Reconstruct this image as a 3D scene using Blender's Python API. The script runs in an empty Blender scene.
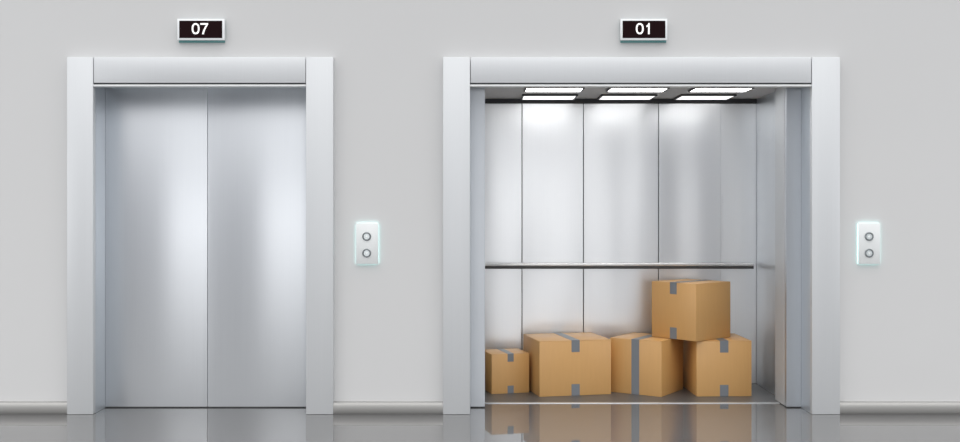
import bpy, bmesh, math
from mathutils import Vector, Matrix

C = bpy.context.scene.collection
PI = math.pi

# ------------------------------------------------------------------ helpers
def tag(o, label=None, cat=None, group=None, kind=None):
    if label: o['label'] = label
    if cat: o['category'] = cat
    if group: o['group'] = group
    if kind: o['kind'] = kind
    return o

def empty(name, loc, label, cat, group=None, rz=0.0):
    o = bpy.data.objects.new(name, None); C.objects.link(o)
    o.location = loc; o.rotation_euler = (0, 0, rz); o.empty_display_size = .1
    return tag(o, label, cat, group)

def box(bm, x0, x1, y0, y1, z0, z1, bev=0.0, seg=2):
    r = bmesh.ops.create_cube(bm, size=1.0)
    vs = r['verts']
    for v in vs:
        v.co = Vector((x0 + (v.co.x + .5) * (x1 - x0), y0 + (v.co.y + .5) * (y1 - y0), z0 + (v.co.z + .5) * (z1 - z0)))
    if bev:
        es = list({e for v in vs for e in v.link_edges})
        bmesh.ops.bevel(bm, geom=es, offset=bev, segments=seg, profile=.5, affect='EDGES')
    return bm

def cyl(bm, p, axis, r, h, n=32, r2=None):
    """a capped cylinder starting at p and running h along the axis ('x','y','z')"""
    rot = {'z': Matrix.Identity(3), 'x': Matrix.Rotation(PI/2, 3, 'Y'), 'y': Matrix.Rotation(-PI/2, 3, 'X')}[axis]
    m = bmesh.ops.create_cone(bm, cap_ends=True, segments=n, radius1=r, radius2=r if r2 is None else r2, depth=h)
    for v in m['verts']:
        v.co = rot @ (v.co + Vector((0, 0, h/2))) + Vector(p)
    return bm

def ring_profile(bm, c, prof, n=40):
    """surface of revolution about the y axis through c; prof = [(radius, y)...]"""
    loops = []
    for (r, y) in prof:
        loops.append([bm.verts.new((c[0] + r*math.cos(2*PI*k/n), c[1] + y, c[2] + r*math.sin(2*PI*k/n))) for k in range(n)])
    for a, b in zip(loops, loops[1:]):
        for k in range(n):
            bm.faces.new((a[k], a[(k+1) % n], b[(k+1) % n], b[k]))
    return bm

def prism(bm, pts, axis, a0, a1):
    """extrude a polygon of (u,v) along axis 'x' (u=y, v=z) or 'y' (u=x, v=z)"""
    def P(u, v, a): return (a, u, v) if axis == 'x' else (u, a, v)
    A = [bm.verts.new(P(u, v, a0)) for u, v in pts]
    B = [bm.verts.new(P(u, v, a1)) for u, v in pts]
    n = len(pts)
    bm.faces.new(A); bm.faces.new(B[::-1])
    for k in range(n):
        bm.faces.new((A[k], B[k], B[(k+1) % n], A[(k+1) % n]))
    return bm

def obj(name, bm, mat, parent=None, smooth=True):
    bmesh.ops.recalc_face_normals(bm, faces=bm.faces[:])
    me = bpy.data.meshes.new(name); bm.to_mesh(me); bm.free()
    if smooth:
        for p in me.polygons: p.use_smooth = True
        try: me.set_sharp_from_angle(angle=math.radians(35))
        except Exception: pass
    me.materials.append(mat)
    o = bpy.data.objects.new(name, me); C.objects.link(o)
    if parent is not None: o.parent = parent
    return o

def nb(): return bmesh.new()

# ------------------------------------------------------------------ materials
def new_mat(name):
    m = bpy.data.materials.new(name); m.use_nodes = True
    nt = m.node_tree; b = nt.nodes['Principled BSDF']
    return m, nt, b

def simple(name, col, rough=.5, metal=0.0, emit=None, es=0.0, spec=None):
    m, nt, b = new_mat(name)
    b.inputs['Base Color'].default_value = (*col, 1); b.inputs['Roughness'].default_value = rough
    b.inputs['Metallic'].default_value = metal
    if spec is not None: b.inputs['Specular IOR Level'].default_value = spec
    if emit:
        b.inputs['Emission Color'].default_value = (*emit, 1); b.inputs['Emission Strength'].default_value = es
    return m

def brushed(name, col, rough=.36, metal=.72, aniso=.0, scale=(260, 260, 1.2), var=.03, bump=.012, wave=0.0):
    m, nt, b = new_mat(name)
    N, L = nt.nodes, nt.links
    tc = N.new('ShaderNodeTexCoord'); mp = N.new('ShaderNodeMapping'); mp.inputs['Scale'].default_value = scale
    L.new(tc.outputs['Object'], mp.inputs['Vector'])
    nz = N.new('ShaderNodeTexNoise'); nz.inputs['Scale'].default_value = 1.0; nz.inputs['Detail'].default_value = 3
    L.new(mp.outputs[0], nz.inputs['Vector'])
    cr = N.new('ShaderNodeMapRange'); cr.inputs['To Min'].default_value = 1-var; cr.inputs['To Max'].default_value = 1+var
    L.new(nz.outputs['Fac'], cr.inputs['Value'])
    mx = N.new('ShaderNodeVectorMath'); mx.operation = 'SCALE'; mx.inputs[0].default_value = col
    L.new(cr.outputs[0], mx.inputs['Scale']); L.new(mx.outputs[0], b.inputs['Base Color'])
    rr = N.new('ShaderNodeMapRange'); rr.inputs['To Min'].default_value = rough-.05; rr.inputs['To Max'].default_value = rough+.05
    L.new(nz.outputs['Fac'], rr.inputs['Value']); L.new(rr.outputs[0], b.inputs['Roughness'])
    b.inputs['Metallic'].default_value = metal
    if aniso:                                   # fine brushing across the sheet spreads highlights up and down
        b.inputs['Anisotropic'].default_value = aniso
        tg = N.new('ShaderNodeCombineXYZ'); tg.inputs[2].default_value = 1
        L.new(tg.outputs[0], b.inputs['Tangent'])
    bp = N.new('ShaderNodeBump'); bp.inputs['Strength'].default_value = bump; bp.inputs['Distance'].default_value = .001
    L.new(nz.outputs['Fac'], bp.inputs['Height'])
    last = bp
    if wave:   # sheet metal is never quite flat
        w = N.new('ShaderNodeTexNoise'); w.inputs['Scale'].default_value = 1.0; w.inputs['Detail'].default_value = 0
        m2 = N.new('ShaderNodeMapping'); m2.inputs['Scale'].default_value = (3.5, 3.5, .9)
        L.new(tc.outputs['Object'], m2.inputs['Vector']); L.new(m2.outputs[0], w.inputs['Vector'])
        b2 = N.new('ShaderNodeBump'); b2.inputs['Strength'].default_value = 1; b2.inputs['Distance'].default_value = wave
        L.new(w.outputs['Fac'], b2.inputs['Height']); L.new(bp.outputs[0], b2.inputs['Normal']); last = b2
    L.new(last.outputs[0], b.inputs['Normal'])
    return m

def plaster():
    m, nt, b = new_mat('painted plaster'); N, L = nt.nodes, nt.links
    tc = N.new('ShaderNodeTexCoord'); nz = N.new('ShaderNodeTexNoise'); nz.inputs['Scale'].default_value = 1.1; nz.inputs['Detail'].default_value = 3
    L.new(tc.outputs['Object'], nz.inputs['Vector'])
    cr = N.new('ShaderNodeMix'); cr.data_type = 'RGBA'
    cr.inputs[6].default_value = (.61, .61, .61, 1); cr.inputs[7].default_value = (.625, .625, .625, 1)
    L.new(nz.outputs['Fac'], cr.inputs[0]); L.new(cr.outputs[2], b.inputs['Base Color'])
    b.inputs['Roughness'].default_value = .75; b.inputs['Specular IOR Level'].default_value = .2
    n2 = N.new('ShaderNodeTexNoise'); n2.inputs['Scale'].default_value = 180
    L.new(tc.outputs['Object'], n2.inputs['Vector'])
    bp = N.new('ShaderNodeBump'); bp.inputs['Strength'].default_value = .05; bp.inputs['Distance'].default_value = .001
    L.new(n2.outputs['Fac'], bp.inputs['Height']); L.new(bp.outputs[0], b.inputs['Normal'])
    return m

def polished():
    m, nt, b = new_mat('polished grey floor'); N, L = nt.nodes, nt.links
    tc = N.new('ShaderNodeTexCoord'); nz = N.new('ShaderNodeTexNoise'); nz.inputs['Scale'].default_value = 3; nz.inputs['Detail'].default_value = 6
    L.new(tc.outputs['Object'], nz.inputs['Vector'])
    cr = N.new('ShaderNodeMix'); cr.data_type = 'RGBA'
    cr.inputs[6].default_value = (.115, .114, .113, 1); cr.inputs[7].default_value = (.13, .129, .128, 1)
    L.new(nz.outputs['Fac'], cr.inputs[0]); L.new(cr.outputs[2], b.inputs['Base Color'])
    b.inputs['Roughness'].default_value = .035; b.inputs['IOR'].default_value = 2.0
    return m

def cardboard():
    m, nt, b = new_mat('cardboard'); N, L = nt.nodes, nt.links
    tc = N.new('ShaderNodeTexCoord'); mp = N.new('ShaderNodeMapping'); mp.inputs['Scale'].default_value = (60, 60, 5)
    L.new(tc.outputs['Object'], mp.inputs['Vector'])
    nz = N.new('ShaderNodeTexNoise'); nz.inputs['Scale'].default_value = 1; nz.inputs['Detail'].default_value = 4
    L.new(mp.outputs[0], nz.inputs['Vector'])
    cr = N.new('ShaderNodeMix'); cr.data_type = 'RGBA'
    cr.inputs[6].default_value = (.60, .335, .115, 1); cr.inputs[7].default_value = (.65, .365, .13, 1)
    L.new(nz.outputs['Fac'], cr.inputs[0]); L.new(cr.outputs[2], b.inputs['Base Color'])
    b.inputs['Roughness'].default_value = .42; b.inputs['Specular IOR Level'].default_value = .8
    return m

M = dict(
    wall=plaster(), floor=polished(), card=cardboard(),
    jamb=brushed('brushed steel trim', (.67, .685, .70), .50, metal=.45),
    reveal=brushed('brushed steel reveal', (.60, .64, .68), .36, metal=.8),
    post=brushed('brushed steel post', (.56, .58, .60), .5, metal=.45),
    leaf=brushed('brushed steel shaded leaf', (.56, .585, .615), .38, metal=.86),  # same door steel, colour darkened for the shading on the open leaves
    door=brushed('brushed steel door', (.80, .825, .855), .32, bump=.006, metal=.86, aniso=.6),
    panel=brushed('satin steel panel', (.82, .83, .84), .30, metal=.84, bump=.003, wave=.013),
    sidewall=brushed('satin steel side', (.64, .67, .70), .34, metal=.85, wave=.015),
    rail=brushed('handrail steel', (.80, .80, .79), .28, scale=(2, 200, 200)),
    ceil=simple('car ceiling', (.50, .50, .50), .55, .3),
    base=brushed('baseboard metal', (.35, .345, .335), .5, metal=.4, scale=(1.2, 260, 260)),
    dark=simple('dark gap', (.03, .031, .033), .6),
    blackm=simple('black housing', (.012, .012, .013), .4),
    carfloor=brushed('car floor', (.20, .205, .21), .42, scale=(40, 40, 40)),
    railunder=simple('dark rail strip', (.07, .07, .068), .5, .3),
    sill=brushed('sill aluminium', (.66, .68, .69), .35, scale=(1, 200, 200)),
    tape=simple('grey packing tape', (.19, .205, .225), .38),
    lamp=simple('lamp diffuser', (.9, .9, .9), .5, 0, (1, 1, 1), 8.0),
    lampdim=simple('dim lamp diffuser', (.9, .9, .9), .5, 0, (1, 1, 1), 1.2),
    white=simple('white plastic', (.86, .88, .89), .35),
    screen=simple('display screen', (.012, .003, .004), .6, spec=.08),
    digit=simple('lit digits', (.8, .8, .8), .4, 0, (1, .98, .95), .5),
    teal=simple('teal back plate', (.12, .30, .30), .25),
    glow=simple('backlit teal glow', (.5, .8, .8), .5, 0, (.62, 1.0, .97), 2.2),
    plate=brushed('button plate', (.80, .82, .82), .5, metal=.3, scale=(1, 200, 200)),
    ring=simple('chrome ring', (.22, .24, .25), .3, .8),
    button=simple('button face', (.72, .77, .78), .3, .3),
    mark=simple('white arrow', (.9, .92, .92), .4),
)

# ------------------------------------------------------------------ dimensions
EYE = 1.3455
YW = .05        # face of the plaster wall
YD = .235       # face of the landing doors
ZL = 2.3065      # top of the frames
ZU = 2.1385      # underside of lintel
ZS = 2.1685      # soffit of the opening
A0, A1, A2, A3 = -2.665, -2.497, -1.1226, -.948      # closed lift: frame outer/inner edges
B0, B1, B2, B3 = -.2387, -.0645, 2.142, 2.323        # open lift

# ------------------------------------------------------------------ setting
bm = nb(); box(bm, -7, 8, -9, .385, -.1, 0)
tag(obj('floor', bm, M['floor'], smooth=False), kind='structure')

bm = nb()
y0, y1 = YW, .225
for (x0, x1, z0, z1) in ((-7, A1-.02, 0, 3.4), (A2+.02, B1-.02, 0, 3.4), (B2+.02, 8, 0, 3.4),
                         (A1-.02, A2+.02, ZS, 3.4), (B1-.02, B2+.02, ZS, 3.4)):
    box(bm, x0, x1, y0, y1, z0, z1)
tag(obj('wall_front', bm, M['wall'], smooth=False), kind='structure')

for nm, x0, x1 in (('baseboard_left', -7, A0+.004), ('baseboard_middle', A3, B0), ('baseboard_right', B3, 8)):
    bm = nb()
    prof = [(YW, 0), (.012, 0), (.005, .010), (.001, .024), (0, .038), (.001, .050), (.004, .062), (.011, .072), (.020, .077), (YW, .077)]
    prism(bm, prof, 'x', x0, x1)
    tag(obj(nm, bm, M['base']), kind='structure')

# ------------------------------------------------------------------ door frames
def door_frame(x0, x1, x2, x3, label):
    t = empty('elevator_door_frame', ((x1+x2)/2, 0, 0), label, 'door frame', None)
    cx = (x1+x2)/2
    def ob(name, bm, mat):
        o = obj(name, bm, mat, t); o.data.transform(Matrix.Translation((-cx, 0, 0))); return o
    for (a, b, inner) in ((x0, x1, 1), (x2, x3, -1)):
        bm = nb(); box(bm, a, b, 0, YW-.001, .0012, ZL, .0025)
        ob('jamb', bm, M['jamb'])
        bm = nb()
        if inner > 0: box(bm, b-.018, b, YW-.001, YD-.002, .0012, ZS)
        else:         box(bm, a, a+.018, YW-.001, YD-.002, .0012, ZS)
        tag(ob('reveal', bm, M['reveal']), 'recessed inner side of the frame')
    bm = nb(); box(bm, x1+.004, x2-.004, .003, YW-.001, ZU+.002, ZL, .0025)
    ob('lintel', bm, M['jamb'])
    bm = nb(); box(bm, x1+.0005, x2-.0005, .012, YW-.002, ZU-.008, ZU+.006)
    tag(ob('shadow_gap', bm, M['dark']), 'dark gap under the lintel')
    bm = nb(); box(bm, x1+.001, x2-.001, .002, YW+.02, ZU-.021, ZU-.009, .001)
    tag(ob('edge_strip', bm, M['plate']), 'bright narrow strip under the lintel')
    bm = nb(); box(bm, x1+.018, x2-.018, YW-.001, YD-.002, ZS-.012, ZS-.001)
    ob('soffit', bm, M['reveal'])
    return t
door_frame(A0, A1, A2, A3, 'brushed steel frame around the closed elevator doors on the left')
door_frame(B0, B1, B2, B3, 'wide brushed steel frame around the open elevator with the boxes')

# ------------------------------------------------------------------ door leaves
def leaf(x0, x1, label):
    t = empty('elevator_door', ((x0+x1)/2, YD+.02, 0), label, 'elevator door', 'steel elevator door leaves')
    bm = nb(); w = (x1-x0)/2
    box(bm, -w, w, -.02, .02, .007, ZS+.05, .0015)
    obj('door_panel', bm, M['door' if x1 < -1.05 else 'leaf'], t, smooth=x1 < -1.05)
    bm = nb(); box(bm, -w+.001, w-.001, -.0175, .0175, .0005, .0069)
    tag(obj('bottom_seal', bm, M['dark'], t), 'dark seal along the foot')
    return t
S = -1.8165
leaf(-2.62, S-.002, 'closed steel door leaf left of the centre seam, under display 07')
leaf(S+.002, -1.085, 'closed steel door leaf right of the centre seam, under display 07')
leaf(-1.015, .033, 'slid-open steel door leaf, narrow strip showing left of the boxes')
leaf(2.043, 3.09, 'slid-open steel door leaf, narrow strip showing right of the boxes')

# ------------------------------------------------------------------ elevator car
XL, XR, YB, ZC = -.014, 2.09, 1.20, 2.1555
car = empty('elevator_car', (1.038, .8, 0), 'steel-lined freight elevator car standing open with cardboard boxes inside', 'elevator car')
def cp(name, bm, mat, parent=None, lab=None, smooth=True):
    o = obj(name, bm, mat, parent if parent else car, smooth)
    o.data.transform(Matrix.Translation((-1.038, -.8, 0)))
    if lab: o['label'] = lab
    return o
bm = nb(); box(bm, XL-.05, XR+.05, .43, YB+.05, -.1, .003)
cp('car_floor', bm, M['carfloor'], smooth=False)
bm = nb(); box(bm, .0335, 2.0425, .388, .425, -.03, .004, .0012)
cp('sill', bm, M['sill'], lab='thin bright metal sill strip')
bm = nb(); box(bm, XL-.05, XR+.05, .285, YB+.05, ZC, ZC+.05)
cp('car_ceiling', bm, M['ceil'], smooth=False)
# back wall: five panels with joints between them
bm = nb(); box(bm, XL-.05, XR+.05, YB+.012, YB+.045, .0035, ZC-.0005)
cp('back_lining', bm, M['dark'], smooth=False)
seams = [XL, .317, .782, 1.349, 1.818, XR]
for i in range(5):
    a, b = seams[i], seams[i+1]
    bm = nb()
    dy = .004 if i == 4 else 0
    box(bm, a+(.0005 if i in (0, 4) else .0026), b-(.0026 if i < 3 else .0003), YB+dy, YB+.0115, .004, 2.1205, .0025)
    cp('back_panel', bm, M['panel'], smooth=False)
bm = nb(); box(bm, XL+.001, XR-.001, YB-.012, YB+.0115, 2.1225, ZC-.001)  # shade under the ceiling, built as a dark strip
cp('top_shade_strip', bm, M['dark'], lab='dark shadow strip at the top of the back wall')
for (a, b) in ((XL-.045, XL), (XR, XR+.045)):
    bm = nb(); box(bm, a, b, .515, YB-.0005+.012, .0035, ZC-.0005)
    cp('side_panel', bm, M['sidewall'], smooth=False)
for (a, b) in ((XL-.045, .033), (2.043, XR+.045)):
    bm = nb(); box(bm, a, b, .285, .514, .0045, ZC-.0005, .004)
    o = cp('front_post', bm, M['post'], smooth=False)
# handrail
ZR = .896
XE = 2.052                       # the rail stops just short of the right wall
bm = nb(); box(bm, XL+.012, XE, YB-.085, YB-.045, ZR, ZR+.023, .006, 3)
hr = cp('handrail', bm, M['rail'], lab='long brushed steel handrail across the back wall')
bm = nb(); box(bm, XL+.014, XE-.003, YB-.082, YB-.048, ZR-.021, ZR-.0003, .003, 2)  # darker strip along the lower part of the rail
cp('underside', bm, M['railunder'], hr, 'dark lower strip of the handrail')
for xb in (.17, .78, 1.35, 1.93):
    bm = nb(); cyl(bm, (xb, YB-.0475, ZR-.010), 'y', .008, .0475, 12)
    cp('bracket', bm, M['rail'], hr)
# ceiling lamps
PIT = 79.3/138.1
for row, (ya, yb_) in enumerate(((.345, .59), (.855, 1.15))):
    for k in range(3):
        xa = .305 + k*PIT; xb = xa + .405
        bm = nb()
        z0, z1 = ZC-.0135, ZC-.0003
        w = .013
        box(bm, xa, xb, ya, ya+w, z0, z1); box(bm, xa, xb, yb_-w, yb_, z0, z1)
        box(bm, xa, xa+w, ya+w, yb_-w, z0, z1); box(bm, xb-w, xb, ya+w, yb_-w, z0, z1)
        hs = cp('ceiling_lamp', bm, M['blackm'], lab='black-edged rectangular lamp', smooth=False)
        bm = nb(); box(bm, xa+w+.0005, xb-w-.0005, ya+w+.0005, yb_-w-.0005, z0+.001, z1-.001)
        cp('diffuser', bm, M['lampdim' if row else 'lamp'], hs, 'glowing white light panel', smooth=False)

# ------------------------------------------------------------------ cardboard boxes
def tape_piece(bm, x0, x1, y0, y1, z0, z1): box(bm, x0, x1, y0, y1, z0, z1)
def make_box(fl, ang, w, d, h, z, label, tape='tabs', side='front', group='cardboard boxes in the elevator'):
    """fl = (X, Y) of the front left foot corner, ang = turn about z, w along the front, d deep"""
    a = math.radians(ang)
    cx = fl[0] + w/2*math.cos(a) - d/2*math.sin(a)
    cy = fl[1] + w/2*math.sin(a) + d/2*math.cos(a)
    t = empty('cardboard_box', (cx, cy, z), label, 'cardboard box', group, a)
    bm = nb(); box(bm, -w/2, w/2, -d/2, d/2, .0005, h-.0035, .003, 2)
    obj('carton', bm, M['card'], t)
    T = .0016
    if side == 'front':            # tape runs front to back, seam between left and right flaps
        for s in (-1, 1):
            bm = nb(); x0, x1 = sorted((s*.0012, s*(w/2-.0005)))
            box(bm, x0, x1, -d/2+.0005, d/2-.0005, h-.0034, h, .0012)
            obj('flap', bm, M['card'], t)
    else:
        for s in (-1, 1):
            bm = nb(); y0, y1 = sorted((s*.0012, s*(d/2-.0005)))
            box(bm, -w/2+.0005, w/2-.0005, y0, y1, h-.0034, h, .0012)
            obj('flap', bm, M['card'], t)
    hw = .030 if h > .3 else .0225
    tab = .082 if h > .3 else .056
    L = (d if side == 'front' else w)/2
    def put(nm, pieces, lab):      # u = along the tape's run
        bm = nb()
        for (u0, u1, z0, z1) in pieces:
            if side == 'front': box(bm, -hw, hw, u0, u1, z0, z1)
            else:               box(bm, u0, u1, -hw, hw, z0, z1)
        bmesh.ops.remove_doubles(bm, verts=bm.verts[:], dist=1e-5)
        tag(obj(nm, bm, M['tape'], t, smooth=False), lab)
    zt = h+.0002
    # one folded strip: profile in (u, z), extruded across the tape's width
    zl = .001 if tape == 'full' else h-tab
    prof = [(-L-T, zl), (-L-T, zt+T), (L+T, zt+T), (L+T, zl), (L+.0002, zl), (L+.0002, zt), (-L-.0002, zt), (-L-.0002, zl)]
    bm = nb()
    if side == 'front': prism(bm, prof, 'x', -hw, hw)
    else:               prism(bm, prof, 'y', -hw, hw)
    tag(obj('packing_tape', bm, M['tape'], t, smooth=False), 'folded strip of grey packing tape')
    if tape != 'full':
        for s in (-1, 1):
            u0, u1 = sorted((s*(L+.0002), s*(L+T)))
            put('tape_end', [(u0, u1, .001, tab)], 'short end of grey tape at the foot')
    return t
CF = .003
make_box((.0835, .735), 15, .281, .28, .284, CF, 'smallest cardboard box, at the far left beside the open door')
make_box((.418, .625), 12.2, .529, .455, .391, CF, 'large wide cardboard box with short grey tape tabs, right of the smallest box')
f = math.radians(-33)
make_box((1.274-.40*math.cos(f), .617-.40*math.sin(f)), -33, .40, .395, .392, CF, 'cardboard box with a full-height grey tape stripe, right of the large wide box', tape='full')
make_box((1.525, .638), 2.0, .391, .45, .392, CF, 'rightmost cardboard box on the elevator floor, front face square on with two short tape ends')
g = math.radians(41)
make_box((1.51-.40*math.sin(g), .585+.40*math.cos(g)), 41-90, .40, .40, .402, CF+.3945, 'topmost cardboard box, one corner forward, stacked on two others')

# ------------------------------------------------------------------ floor displays
def stroke(bm, pts, wd, y0, y1, closed=False, sx=1.0):
    """a ribbon of width wd along pts (x,z) extruded y0..y1"""
    n = len(pts); Lp, Rp = [], []
    for i in range(n):
        if closed: p, q = Vector(pts[i-1]), Vector(pts[(i+1) % n])
        else: p, q = Vector(pts[max(i-1, 0)]), Vector(pts[min(i+1, n-1)])
        d = (q-p).normalized(); nn = Vector((-d.y, d.x))*wd/2
        c = Vector(pts[i]); Lp.append(c+nn); Rp.append(c-nn)
    def V(p, y): return bm.verts.new((p.x, y, p.y))
    a = [V(p, y0) for p in Lp]; b = [V(p, y0) for p in Rp]; c = [V(p, y1) for p in Lp]; e = [V(p, y1) for p in Rp]
    rng = range(n if closed else n-1)
    for i in rng:
        j = (i+1) % n
        bm.faces.new((a[i], a[j], b[j], b[i])); bm.faces.new((c[i], e[i], e[j], c[j]))
        bm.faces.new((a[i], c[i], c[j], a[j])); bm.faces.new((b[i], b[j], e[j], e[i]))
    if not closed:
        for i in (0, n-1): bm.faces.new((a[i], b[i], e[i], c[i]))
def digit(bm, ch, x, z, w, h, wd, y0, y1):
    if ch == '0':
        pts = []
        a, b = w/2-wd/2, h/2-wd/2
        for k in range(40):
            t = 2*PI*k/40; ct, st = math.cos(t), math.sin(t)
            pts.append((x+w/2+a*math.copysign(abs(ct)**.8, ct), z+h/2+b*math.copysign(abs(st)**.9, st)))
        stroke(bm, pts, wd, y0, y1, True)
    elif ch == '7':
        prism(bm, [(x, z+h), (x, z+h-wd), (x+w-wd*1.15, z+h-wd), (x+w*.5, z+h*.55), (x+w*.33, z+h*.28), (x+w*.24, z),
                   (x+w*.24+wd*1.05, z), (x+w*.36+wd, z+h*.30), (x+w*.55+wd, z+h*.60), (x+w, z+h-wd*.8), (x+w, z+h)], 'y', y0, y1)
    elif ch == '1':
        xr = x+w*.68
        prism(bm, [(xr, z), (xr-wd, z), (xr-wd, z+h*.70), (xr-wd*1.9, z+h*.62), (xr-wd*2.0, z+h*.78), (xr-wd*1.1, z+h*.87), (xr-wd*.8, z+h), (xr, z+h)], 'y', y0, y1)
def display(px0, px1, py0, py1, text, label):
    x0, x1 = (px0-480)/155, (px1-480)/155
    z1, z0 = EYE+(206-py0)/155, EYE+(206-py1)/155
    cx, w, h = (x0+x1)/2, (x1-x0)/2, z1-z0
    t = empty('floor_display', (cx, YW, z0), label, 'floor display', 'elevator floor number displays')
    yf = -.036    
    bm = nb(); box(bm, -w, w, yf, -.012, 0, h, .002)
    obj('housing', bm, M['white'], t)
    bm = nb(); box(bm, -w+.003, w-.003, -.0115, -.0005, -.014, h-.004, .002)  # teal plate reaching lower than the housing
    tag(obj('back_plate', bm, M['teal'], t), 'teal plate behind the display')
    m = .0135
    bm = nb(); box(bm, -w+m, w-m, yf-.0012, yf-.0002, .012, h-m)
    tag(obj('screen', bm, M['screen'], t), 'dark red-black screen')
    dh = .072; dw = .051; gap = .004; wd = .0108
    zc = .0165+(h-m-.012)/2-dh/2
    xs = (-dw-gap/2 if text == '01' else -dw-gap/2-.005)
    for i, ch in enumerate(text):
        bm = nb(); digit(bm, ch, xs+i*(dw+gap), zc, dw, dh, wd, yf-.0028, yf-.0013)
        tag(obj('digit', bm, M['digit'], t, smooth=False), 'white lit numeral ' + ch)
    return t
display(176.6, 223.8, 18.3, 39.6, '07', 'small display reading 07 above the closed elevator')
display(620.8, 667.8, 18.3, 39.6, '01', 'small display reading 01 above the open elevator')

# ------------------------------------------------------------------ call button panels
def call_panel(px0, px1, py0, py1, bx, label):
    x0, x1 = (px0-480)/155, (px1-480)/155
    z1, z0 = EYE+(206-py0)/155, EYE+(206-py1)/155
    cx, cz, w, h = (x0+x1)/2, (z0+z1)/2, (x1-x0)/2, (z1-z0)/2
    t = empty('call_button_panel', (cx, YW, cz), label, 'call button panel', 'elevator call button panels')
    bm = nb(); box(bm, -w, w, -.020, -.012, -h, h, .0025)
    obj('face_plate', bm, M['plate'], t)
    bm = nb(); box(bm, -w+.002, w-.002, -.0115, -.0015, -h+.002, h-.002)
    tag(obj('backlight', bm, M['glow'], t, smooth=False), 'pale teal glowing edge behind the plate')
    for zz, up in ((EYE+(206-236.6)/155-cz, 1), (EYE+(206-253.3)/155-cz, -1)):
        ox = (bx-480)/155-cx
        bm = nb()
        ring_profile(bm, (ox, -.020, zz), [(.0290, .0), (.0285, -.004), (.0255, -.0065), (.0215, -.0055), (.0195, -.002), (.0195, 0)])
        b = obj('button', bm, M['button'], t)
        b.data.materials.clear(); b.data.materials.append(M['ring'])
        bm = nb(); cyl(bm, (ox, -.0200, zz), 'y', .0192, -.0035, 32)
        obj('push_face', bm, M['button'], b)
        bm = nb(); r = .0105
        prism(bm, [(ox+r*math.cos(PI/2+2*PI*k/3), zz+up*r*math.sin(PI/2+2*PI*k/3)) for k in range(3)], 'y', -.0252, -.0237)
        obj('arrow', bm, M['mark'], b, smooth=False)
        for o in (b,): tag(o, 'round button with %s arrow' % ('an up' if up > 0 else 'a down'))
    return t
call_panel(355.5, 377.8, 223.3, 264.3, 366.2, 'call button panel with two round buttons between the two elevators')
call_panel(860.0, 882.0, 223.3, 264.3, 870.8, 'call button panel with two round buttons right of the open elevator')

# ------------------------------------------------------------------ light
W = bpy.data.worlds.new('World'); bpy.context.scene.world = W; W.use_nodes = True
nt = W.node_tree; N, L = nt.nodes, nt.links
bg = N['Background']
tc = N.new('ShaderNodeTexCoord'); sp = N.new('ShaderNodeSeparateXYZ'); L.new(tc.outputs['Generated'], sp.inputs[0])
rp = N.new('ShaderNodeValToRGB'); mr = N.new('ShaderNodeMapRange')
mr.inputs['From Min'].default_value = -1; mr.inputs['From Max'].default_value = 1
L.new(sp.outputs['Z'], mr.inputs['Value']); L.new(mr.outputs[0], rp.inputs[0])
e = rp.color_ramp.elements
e[0].position = 0; e[0].color = (.25, .26, .28, 1)
e[1].position = 1; e[1].color = (3.2, 3.2, 3.2, 1)
for p, c in ((.47, (.22, .23, .25, 1)), (.49, (.26, .27, .30, 1)), (.62, (.30, .31, .34, 1)), (.78, (2.0, 2.0, 2.0, 1))):
    x = e.new(p); x.color = c
L.new(rp.outputs[0], bg.inputs['Color']); bg.inputs['Strength'].default_value = .98

def area(name, loc, rot, sx, sy, power, col=(1, 1, 1)):
    l = bpy.data.lights.new(name, 'AREA'); l.shape = 'RECTANGLE'; l.size = sx; l.size_y = sy; l.energy = power; l.color = col
    o = bpy.data.objects.new(name, l); C.objects.link(o); o.location = loc; o.rotation_euler = rot
    return o
area('added_front_light', (-.4, -12.5, 1.65), (math.radians(90), 0, 0), 7.2, 1.9, 100)  # added area light behind the camera, for the sheen on the steel
area('lobby_light', (-8.3, -4.9, 1.6), (math.radians(90), 0, math.radians(-55)), 3.2, 1.8, 70)
area('lobby_light', (9.5, -5.2, 1.6), (math.radians(90), 0, math.radians(55)), 3.4, 1.8, 80)

# ------------------------------------------------------------------ camera
cd = bpy.data.cameras.new('camera'); cam = bpy.data.objects.new('camera', cd); C.objects.link(cam)
cam.location = (0, -7, EYE); cam.rotation_euler = (PI/2, 0, 0)
cd.sensor_width = 36; cd.lens = 36*1085/960; cd.shift_y = -15/960
bpy.context.scene.camera = cam
vs = bpy.context.scene.view_settings
bpy.context.scene.display_settings.display_device = 'sRGB'
vs.view_transform = 'Standard'; vs.look = 'None'; vs.gamma = 1; vs.exposure = 0; vs.use_curve_mapping = False
